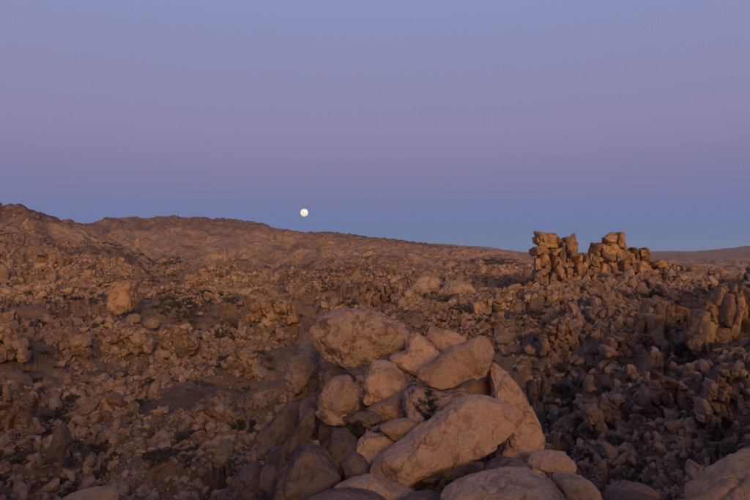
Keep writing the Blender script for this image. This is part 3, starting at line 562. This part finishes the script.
# ------------------------------------------------------------------ loose rocks over the whole land
pos, scl, rot, idx, pxs, sz = [], [], [], [], [], []
S750 = F
for s, cov, rmin in [(0.35, .16, 14), (0.6, .28, 16), (1.0, .42, 28), (1.6, .40, 38), (2.5, .30, 50), (3.8, .16, 80), (0.14, .5, 7.1), (0.26, .4, 7.1), (1.7, .45, 41), (2.7, .4, 51), (4.1, .22, 71)]:
    Rm = min(s * 800 / 1.9, 1500) if s > 0.3 else 27.
    a0 = R(39); area = (Rm ** 2 - rmin ** 2) * a0; n = int(area * cov / (s * s * 0.8))
    r = np.sqrt(rng.uniform(rmin ** 2, Rm ** 2, n)); az = rng.uniform(-a0, a0, n)
    x = r * np.sin(az); y = r * np.cos(az); z = height(x, y)
    ss = s * np.exp(rng.normal(0, 0.28, n)) / 2
    if s > 2: q = (r < 430) | ((rng.random(n) < 0.22) & (s < 3)); r, az, x, y, z, ss, n = r[q], az[q], x[q], y[q], z[q], ss[q], int(q.sum())
    clump = 1.3 * n2(x, y, 30, 3, 4.4) + 0.9 * n2(x, y, 90, 2, 14.4)
    keep = clump + rng.normal(0, 0.25, n) > (-0.25 if s < 2 else -0.05) + 0.5 * smooth(280, 600, r)
    keep &= ss / r * F * 2 < 14
    if rmin in (41, 51, 71): keep = (375 + F * x / y > 550) & (r < 260) & (ss / r * F * 2 < 12)
    bed = smooth(0.0, 0.3, n2(x, y, 55, 3, 12.5)); keep &= (rng.random(n) > 0.55 * bed * (s < 2)) | (375 + F * x / y > 540)
    px = 375 + F * x / y; py = HOR - z / y * F
    keep &= (s < 0.3) | ~((np.abs(px - 420) < 90) & (y < 26))
    keep &= ~((px > 640) & (y < 12))
    slope_ok = py < 560
    keep &= slope_ok
    x, y, z, ss, px, py, r = [q[keep] for q in (x, y, z, ss, px, py, r)]
    n = len(x); right = smooth(520, 600, px) * (r < 240)
    e = rng.uniform(0.6, 1.0, (n, 3)); 
    long = rng.uniform(1.0, 1.9, n) * (1 + 0.25 * right)
    sc_ = np.stack([ss * e[:, 0], ss * e[:, 1] * 1.1, ss * e[:, 2]], 1)
    vert = rng.random(n) < (0.25 + 0.6 * right)
    sc_[:, 2] *= np.where(vert, long, 1); sc_[:, 0] *= np.where(vert, 1, long)
    ro = np.stack([rng.uniform(-.35, .35, n), rng.normal(-0.4, 0.3, n), rng.uniform(-.7, .7, n)], 1)
    ro[:, 1] = np.where(right > 0.5, rng.normal(-0.45, 0.25, n), ro[:, 1])
    pos.append(np.stack([x, y, z + ss * rng.uniform(-0.1, 0.5, n)], 1)); scl.append(sc_); rot.append(ro); idx.append(rng.integers(0, 14, n)); pxs.append(px); sz.append(ss / y * F * 2)
pos, scl, rot = map(np.concatenate, (pos, scl, rot)); idx = np.concatenate(idx); pxs = np.concatenate(pxs); sz = np.concatenate(sz)
pys = HOR - pos[:, 2] / pos[:, 1] * F
print('rocks', len(pos))
# visibility: coarse march over the height field
def visible(p, lift=1.0):
    n = len(p); vis = np.ones(n, bool); r = np.hypot(p[:, 0], p[:, 1])
    for t in np.linspace(0.1, 0.97, 40):
        rr_ = t * r; ok = rr_ > 25
        h = height(p[:, 0] * t, p[:, 1] * t); vis &= ~(ok & (h > (p[:, 2] + lift) * t))
    return vis
cand = np.where((pxs > 2) & (pxs < 748) & (pys < 494) & (sz > 6))[0]
cand = cand[np.argsort(-sz[cand])][:1400]
mask_pile = ((pxs[cand] > 268) & (pxs[cand] < 545) & (pys[cand] > 345 ))
cand = cand[~mask_pile]; cand = cand[visible(pos[cand])][:225]
single = np.zeros(len(pos), bool); single[cand] = True
LM = []
for o in C.objects:
    if o.parent is None and 'category' in o and o['category'] in ('boulder', 'rock tower', 'rock dome', 'rock', 'rock ledge') and o.location.y > 0:
        LM.append((375 + F * o.location.x / o.location.y, HOR - F * o.location.z / o.location.y, o['label']))
SHORT = {'largest rounded': 'the big varnished boulder', 'egg-shaped cracked': 'the egg-shaped boulder', 'long curved slab': 'the curved flank slab', 'flat disc-shaped': 'the disc-shaped boulder', 'large golden granular': 'the golden corner slab',
 'reddish oval': 'the reddish oval boulder', 'pale flat-topped': 'the pale flat-topped block', 'dark triangular': 'the dark triangular boulder', 'pale angular boulder above': 'the pale angular boulder at left', 'small upright pale': 'the small upright pale boulder',
 'upright pale pillar': 'the pale pillar boulder', 'round pale boulder at': 'the round pale boulder', 'pale angular block near': 'the pale block near the bottom', 'dark jointed block': 'the dark jointed block', 'long smooth brown ledge': 'the long brown ledge',
 'twin-headed': 'the twin-headed rock tower', 'broad many-headed': 'the many-headed rock tower', 'square flat-topped': 'the square rock tower', 'pale smooth rock dome': 'the pale smooth dome', 'banded grey': 'the banded dome at left',
 'first upright slab': 'the first lower wall slab', 'third upright slab': 'the third lower wall slab', 'first tall leaning': 'the first leaning wall slab', 'sixth tall leaning': 'the sixth leaning wall slab', 'small wedge boulder': 'the reddish wedge boulder', 'smooth pale low rock': 'the pale low rock', 'broad pale sloping': 'the broad pale sloping face'}
LM = [(a, b, [v for k, v in SHORT.items() if l.startswith(k)][0]) for a, b, l in LM if any(l.startswith(k) for k in SHORT)] + OUTLM
near = {}
for i in cand:
    d = [math.hypot(pxs[i] - a, (pys[i] - b) * 1.3) for a, b, _ in LM]; k = int(np.argmin(d)); dx, dy = pxs[i] - LM[k][0], pys[i] - LM[k][1]
    way = ('right of' if dx > 0 else 'left of') if abs(dx) > abs(dy) * 1.2 else ('below' if dy > 0 else 'above')
    near.setdefault((k, way), []).append((d[k], i))
for (k, way), lst in near.items():
    for q, (_, i) in enumerate(sorted(lst)):
        o = bpy.data.objects.new('boulder', PROTO[idx[i]]); C.objects.link(o)
        o.location = pos[i]; o.rotation_euler = rot[i]; o.scale = scl[i]
        shape = 'tall upright' if scl[i][2] > 1.35 * scl[i][0] else 'long slanting' if scl[i][0] > 1.35 * scl[i][2] else 'squat angular'
        rank = 'nearest' if q == 0 else (ords[q] + ' nearest' if q < len(ords) else 'far off')
        thing(o, f'{shape} tan boulder, {rank} one {way} {LM[k][2]}', 'boulder', 'boulders strewn over the valley slopes')

def gn_scatter(name, protos, pos, rot, scl, idx):
    """one object whose points carry copies of the rocks that stand in the scene"""
    me = bpy.data.meshes.new(name); me.vertices.add(len(pos)); me.vertices.foreach_set('co', pos.astype(np.float32).ravel())
    for nm, ty, d in (('rot', 'FLOAT_VECTOR', rot), ('scl', 'FLOAT_VECTOR', scl)):
        a = me.attributes.new(nm, ty, 'POINT'); a.data.foreach_set('vector', d.astype(np.float32).ravel())
    a = me.attributes.new('pick', 'INT', 'POINT'); a.data.foreach_set('value', idx.astype(np.int32))
    o = link(bpy.data.objects.new(name, me)); ng = bpy.data.node_groups.new(name, 'GeometryNodeTree')
    ng.interface.new_socket('Geometry', in_out='INPUT', socket_type='NodeSocketGeometry'); ng.interface.new_socket('Geometry', in_out='OUTPUT', socket_type='NodeSocketGeometry')
    N = ng.nodes; K = ng.links; gi = N.new('NodeGroupInput'); go = N.new('NodeGroupOutput')
    iop = N.new('GeometryNodeInstanceOnPoints'); jn = N.new('GeometryNodeJoinGeometry')
    def att(n, t): q = N.new('GeometryNodeInputNamedAttribute'); q.data_type = t; q.inputs['Name'].default_value = n; return q.outputs['Attribute']
    for pr in reversed(protos):
        ob = N.new('GeometryNodeObjectInfo'); ob.transform_space = 'ORIGINAL'; ob.inputs['Object'].default_value = pr; ob.inputs['As Instance'].default_value = True
        K.new(ob.outputs['Geometry'], jn.inputs[0])
    K.new(gi.outputs[0], iop.inputs['Points']); K.new(jn.outputs[0], iop.inputs['Instance']); iop.inputs['Pick Instance'].default_value = True
    K.new(att('pick', 'INT'), iop.inputs['Instance Index'])
    e2r = N.new('FunctionNodeEulerToRotation'); K.new(att('rot', 'FLOAT_VECTOR'), e2r.inputs[0]); K.new(e2r.outputs[0], iop.inputs['Rotation'])
    K.new(att('scl', 'FLOAT_VECTOR'), iop.inputs['Scale']); K.new(iop.outputs[0], go.inputs[0])
    md = o.modifiers.new('scatter', 'NODES'); md.node_group = ng; o['kind'] = 'stuff'; return o
reps = []
for k in range(14):
    c = [o for o in C.objects if o.type == 'MESH' and o.data == PROTO[k]]
    if c: reps.append(c[0])
rep_idx = idx % len(reps)
m = ~single
rub = gn_scatter('rubble', reps, pos[m], rot[m], scl[m], rep_idx[m])
rub['label'] = 'tan granite rubble covering the valley and the hillsides'

# ------------------------------------------------------------------ shrubs
def shrub_mesh(seed, nleaf, clumps=9, leaf=0.055):
    g = np.random.default_rng(seed); cs = g.normal(size=(clumps, 3)) * [0.5, 0.5, 0.22] + [0, 0, 0.48]; cr = g.uniform(0.2, 0.42, clumps)
    k = g.integers(0, clumps, nleaf); d = g.normal(size=(nleaf, 3)); d /= np.linalg.norm(d, axis=1)[:, None]
    c = cs[k] + d * (cr[k] * g.uniform(0.45, 1.05, nleaf))[:, None]; c[:, 2] = np.maximum(c[:, 2], 0.03)
    a = g.normal(size=(nleaf, 3)); a /= np.linalg.norm(a, axis=1)[:, None]; b = np.cross(a, d); b /= np.linalg.norm(b, axis=1)[:, None] + 1e-6
    L_ = leaf * g.uniform(0.6, 1.5, nleaf)[:, None]
    v = np.stack([c - b * L_ * 0.35, c + a * L_, c + b * L_ * 0.35, c - a * L_], 1).reshape(-1, 3)
    return new_mesh('foliage', v, np.arange(nleaf * 4).reshape(-1, 4), False), cs
def stem_mesh(seed, cs):
    vs, fs = [], []
    for c in cs:
        b = len(vs); r = 0.022
        mid = np.array([c[0] * 0.3, c[1] * 0.3, c[2] * 0.5])
        for p, w in ((np.zeros(3), r), (mid, r * 0.7), (c, r * 0.25)):
            for t in range(5): vs.append(p + w * np.array([math.cos(t * 1.2566), math.sin(t * 1.2566), 0]))
        for s in (0, 5):
            for t in range(5): fs.append([b + s + t, b + s + (t + 1) % 5, b + s + 5 + (t + 1) % 5, b + s + 5 + t])
    return new_mesh('stem', vs, fs)
SH = []
for k in range(4):
    fm, cs = shrub_mesh(40 + k, 1500 if k else 2600); fm.materials.append(M_leaf); stm = stem_mesh(k, cs); stm.materials.append(M_stem); SH.append((fm, stm))
def shrub(px, py, Y, w, h, k, label, onground=True):
    root = link(bpy.data.objects.new('desert_shrub', None)); x = (px - 375) / F * Y
    z = float(height(np.array([x]), np.array([Y]))[0]) if onground else -(py - HOR) / F * Y
    root.location = (x, Y, z); root.scale = (w / 1.6, w / 1.6, h / 1.0); root.rotation_euler = (0, 0, k * 1.3)
    thing(root, label, 'shrub', 'dark desert shrubs')
    fo = link(bpy.data.objects.new('foliage', SH[k % 4][0]), root); link(bpy.data.objects.new('stem', SH[k % 4][1]), root); return fo
foil = [shrub(355, 436, 13.2, 0.95, 0.42, 0, 'dark green shrub in the pile below the flat pale stone', False)]
foil[0].parent.scale = (0.42, 0.25, 0.36)
for k, (px, py, lb) in enumerate([(612, 352, 'very dark round shrub on the slope below the towers'), (676, 358, 'dark shrub left in the row below the right canyon wall'),
    (690, 352, 'middle dark shrub in the row below the right canyon wall'), (706, 348, 'rightmost dark shrub in the row below the right canyon wall'),
    (48, 422, 'dark shrub above the triangular boulder at the lower left'), (62, 420, 'wide dark shrub right of the triangular boulder'), (10, 462, 'black shrub near the lower left corner'),
    (76, 448, 'dark shrub hugging the right side of the triangular boulder'), (28, 488, 'dark shrub at the bottom left edge of the picture'), (150, 385, 'small dark shrub beside the pale pillar boulder'),
    (70, 405, 'dark shrub under the pale angular boulder'), (220, 340, 'grey-green shrub patch in the gully'), (236, 332, 'grey-green shrub right of its neighbour in the gully'), (545, 318, 'brown shrub below the left tower'),
    (640, 300, 'brown-grey shrub on the bench right of the towers'), (655, 297, 'low brown-grey shrub beside the bench shrub'), (440, 318, 'dark shrub behind the top of the pile'), (585, 372, 'dark shrub on the shadowed slope right of the pile'),
    (560, 395, 'wide dark shrub in the shadow right of the curved flank slab'), (668, 430, 'olive shrub in the canyon bottom at the lower right')]):
    # distance where the ground shows in that row
    Yq = np.linspace(30, 400, 900); hq = HOR - height((px - 375) / F * Yq, Yq) / Yq * F
    j = np.where(hq <= py)[0]; Y = float(Yq[j[0]]) if len(j) else 100.
    foil.append(shrub(px, py, Y, 12 / F * Y * (1.5 if k in (0, 6, 18) else 1), 8 / F * Y * (1.6 if k == 0 else 1), k + 1, lb))
n = 190000; r = np.sqrt(rng.uniform(40 ** 2, 800 ** 2, n)); az = rng.uniform(-R(39), R(39), n); x = r * np.sin(az); y = r * np.cos(az)
kp = n2(x, y, 60, 3, 6.6) + rng.normal(0, 0.2, n) > 0.12
qx = 375 + F * x / y; qy = HOR - height(x, y) / y * F; dense = np.zeros(n, bool)
for a, b, ra, rb in [(20, 480, 40, 14), (100, 474, 30, 10), (170, 462, 30, 10), (230, 425, 20, 10), (640, 470, 30, 14), (600, 435, 20, 16), (700, 440, 24, 12), (565, 375, 16, 12), (152, 250, 14, 12), (165, 262, 14, 10), (185, 300, 22, 12), (222, 338, 24, 7), (60, 296, 30, 5), (58, 421, 16, 6), (30, 440, 14, 8), (12, 462, 20, 12), (85, 452, 14, 10), (150, 388, 6, 6), (40, 490, 30, 6), (130, 405, 12, 5), (195, 440, 12, 6), (560, 400, 18, 10), (575, 440, 14, 14), (640, 440, 16, 8), (612, 350, 7, 7), (725, 352, 16, 6), (560, 330, 10, 6), (480, 322, 12, 5), (440, 300, 12, 4), (30, 325, 18, 4), (95, 330, 12, 5), (215, 300, 24, 5), (290, 330, 20, 5), (345, 300, 14, 5), (650, 300, 26, 6), (690, 352, 26, 8), (535, 320, 18, 10), (455, 312, 14, 7), (565, 385, 16, 12), (120, 238, 20, 8), (330, 285, 10, 14), (500, 262, 20, 4), (250, 360, 20, 6)]:
    dense |= rng.random(n) < 0.62 * np.exp(-1.1 * (((qx - a) / ra) ** 2 + ((qy - b) / rb) ** 2))
kp = (kp & (rng.random(n) < 0.13)) | dense; x, y = x[kp], y[kp]; z = height(x, y); n = len(x)
w = np.exp(rng.normal(0, 0.35, n)) * np.where(dense[kp], 1.15, 0.85)
gn_scatter('scrub', [foil[1], foil[2], foil[3]], np.stack([x, y, z - 0.1], 1), np.stack([np.zeros(n), np.zeros(n), rng.uniform(0, 6.3, n)], 1), np.stack([w, w, w * 0.8], 1), rng.integers(0, 3, n))['label'] = 'dark desert scrub dotted between the rocks'

# ------------------------------------------------------------------ the air
bm = bmesh.new(); bmesh.ops.create_cube(bm, size=1); me = bpy.data.meshes.new('haze'); bm.to_mesh(me); bm.free()
hz = link(bpy.data.objects.new('haze', me)); hz.scale = (15400, 15400, HZ_TOP + 130); hz.location = (0, 0, (HZ_TOP - 130) / 2); hz['kind'] = 'stuff'
hm = bpy.data.materials.new('haze'); hm.use_nodes = True; t = hm.node_tree; t.nodes.clear()
ho = t.nodes.new('ShaderNodeOutputMaterial'); pv = t.nodes.new('ShaderNodeVolumePrincipled'); pv.inputs['Density'].default_value = 5e-5
pv.inputs['Color'].default_value = (0.85, 0.86, 0.95, 1); pv.inputs['Anisotropy'].default_value = 0.0
t.links.new(pv.outputs[0], ho.inputs['Volume']); me.materials.append(hm)
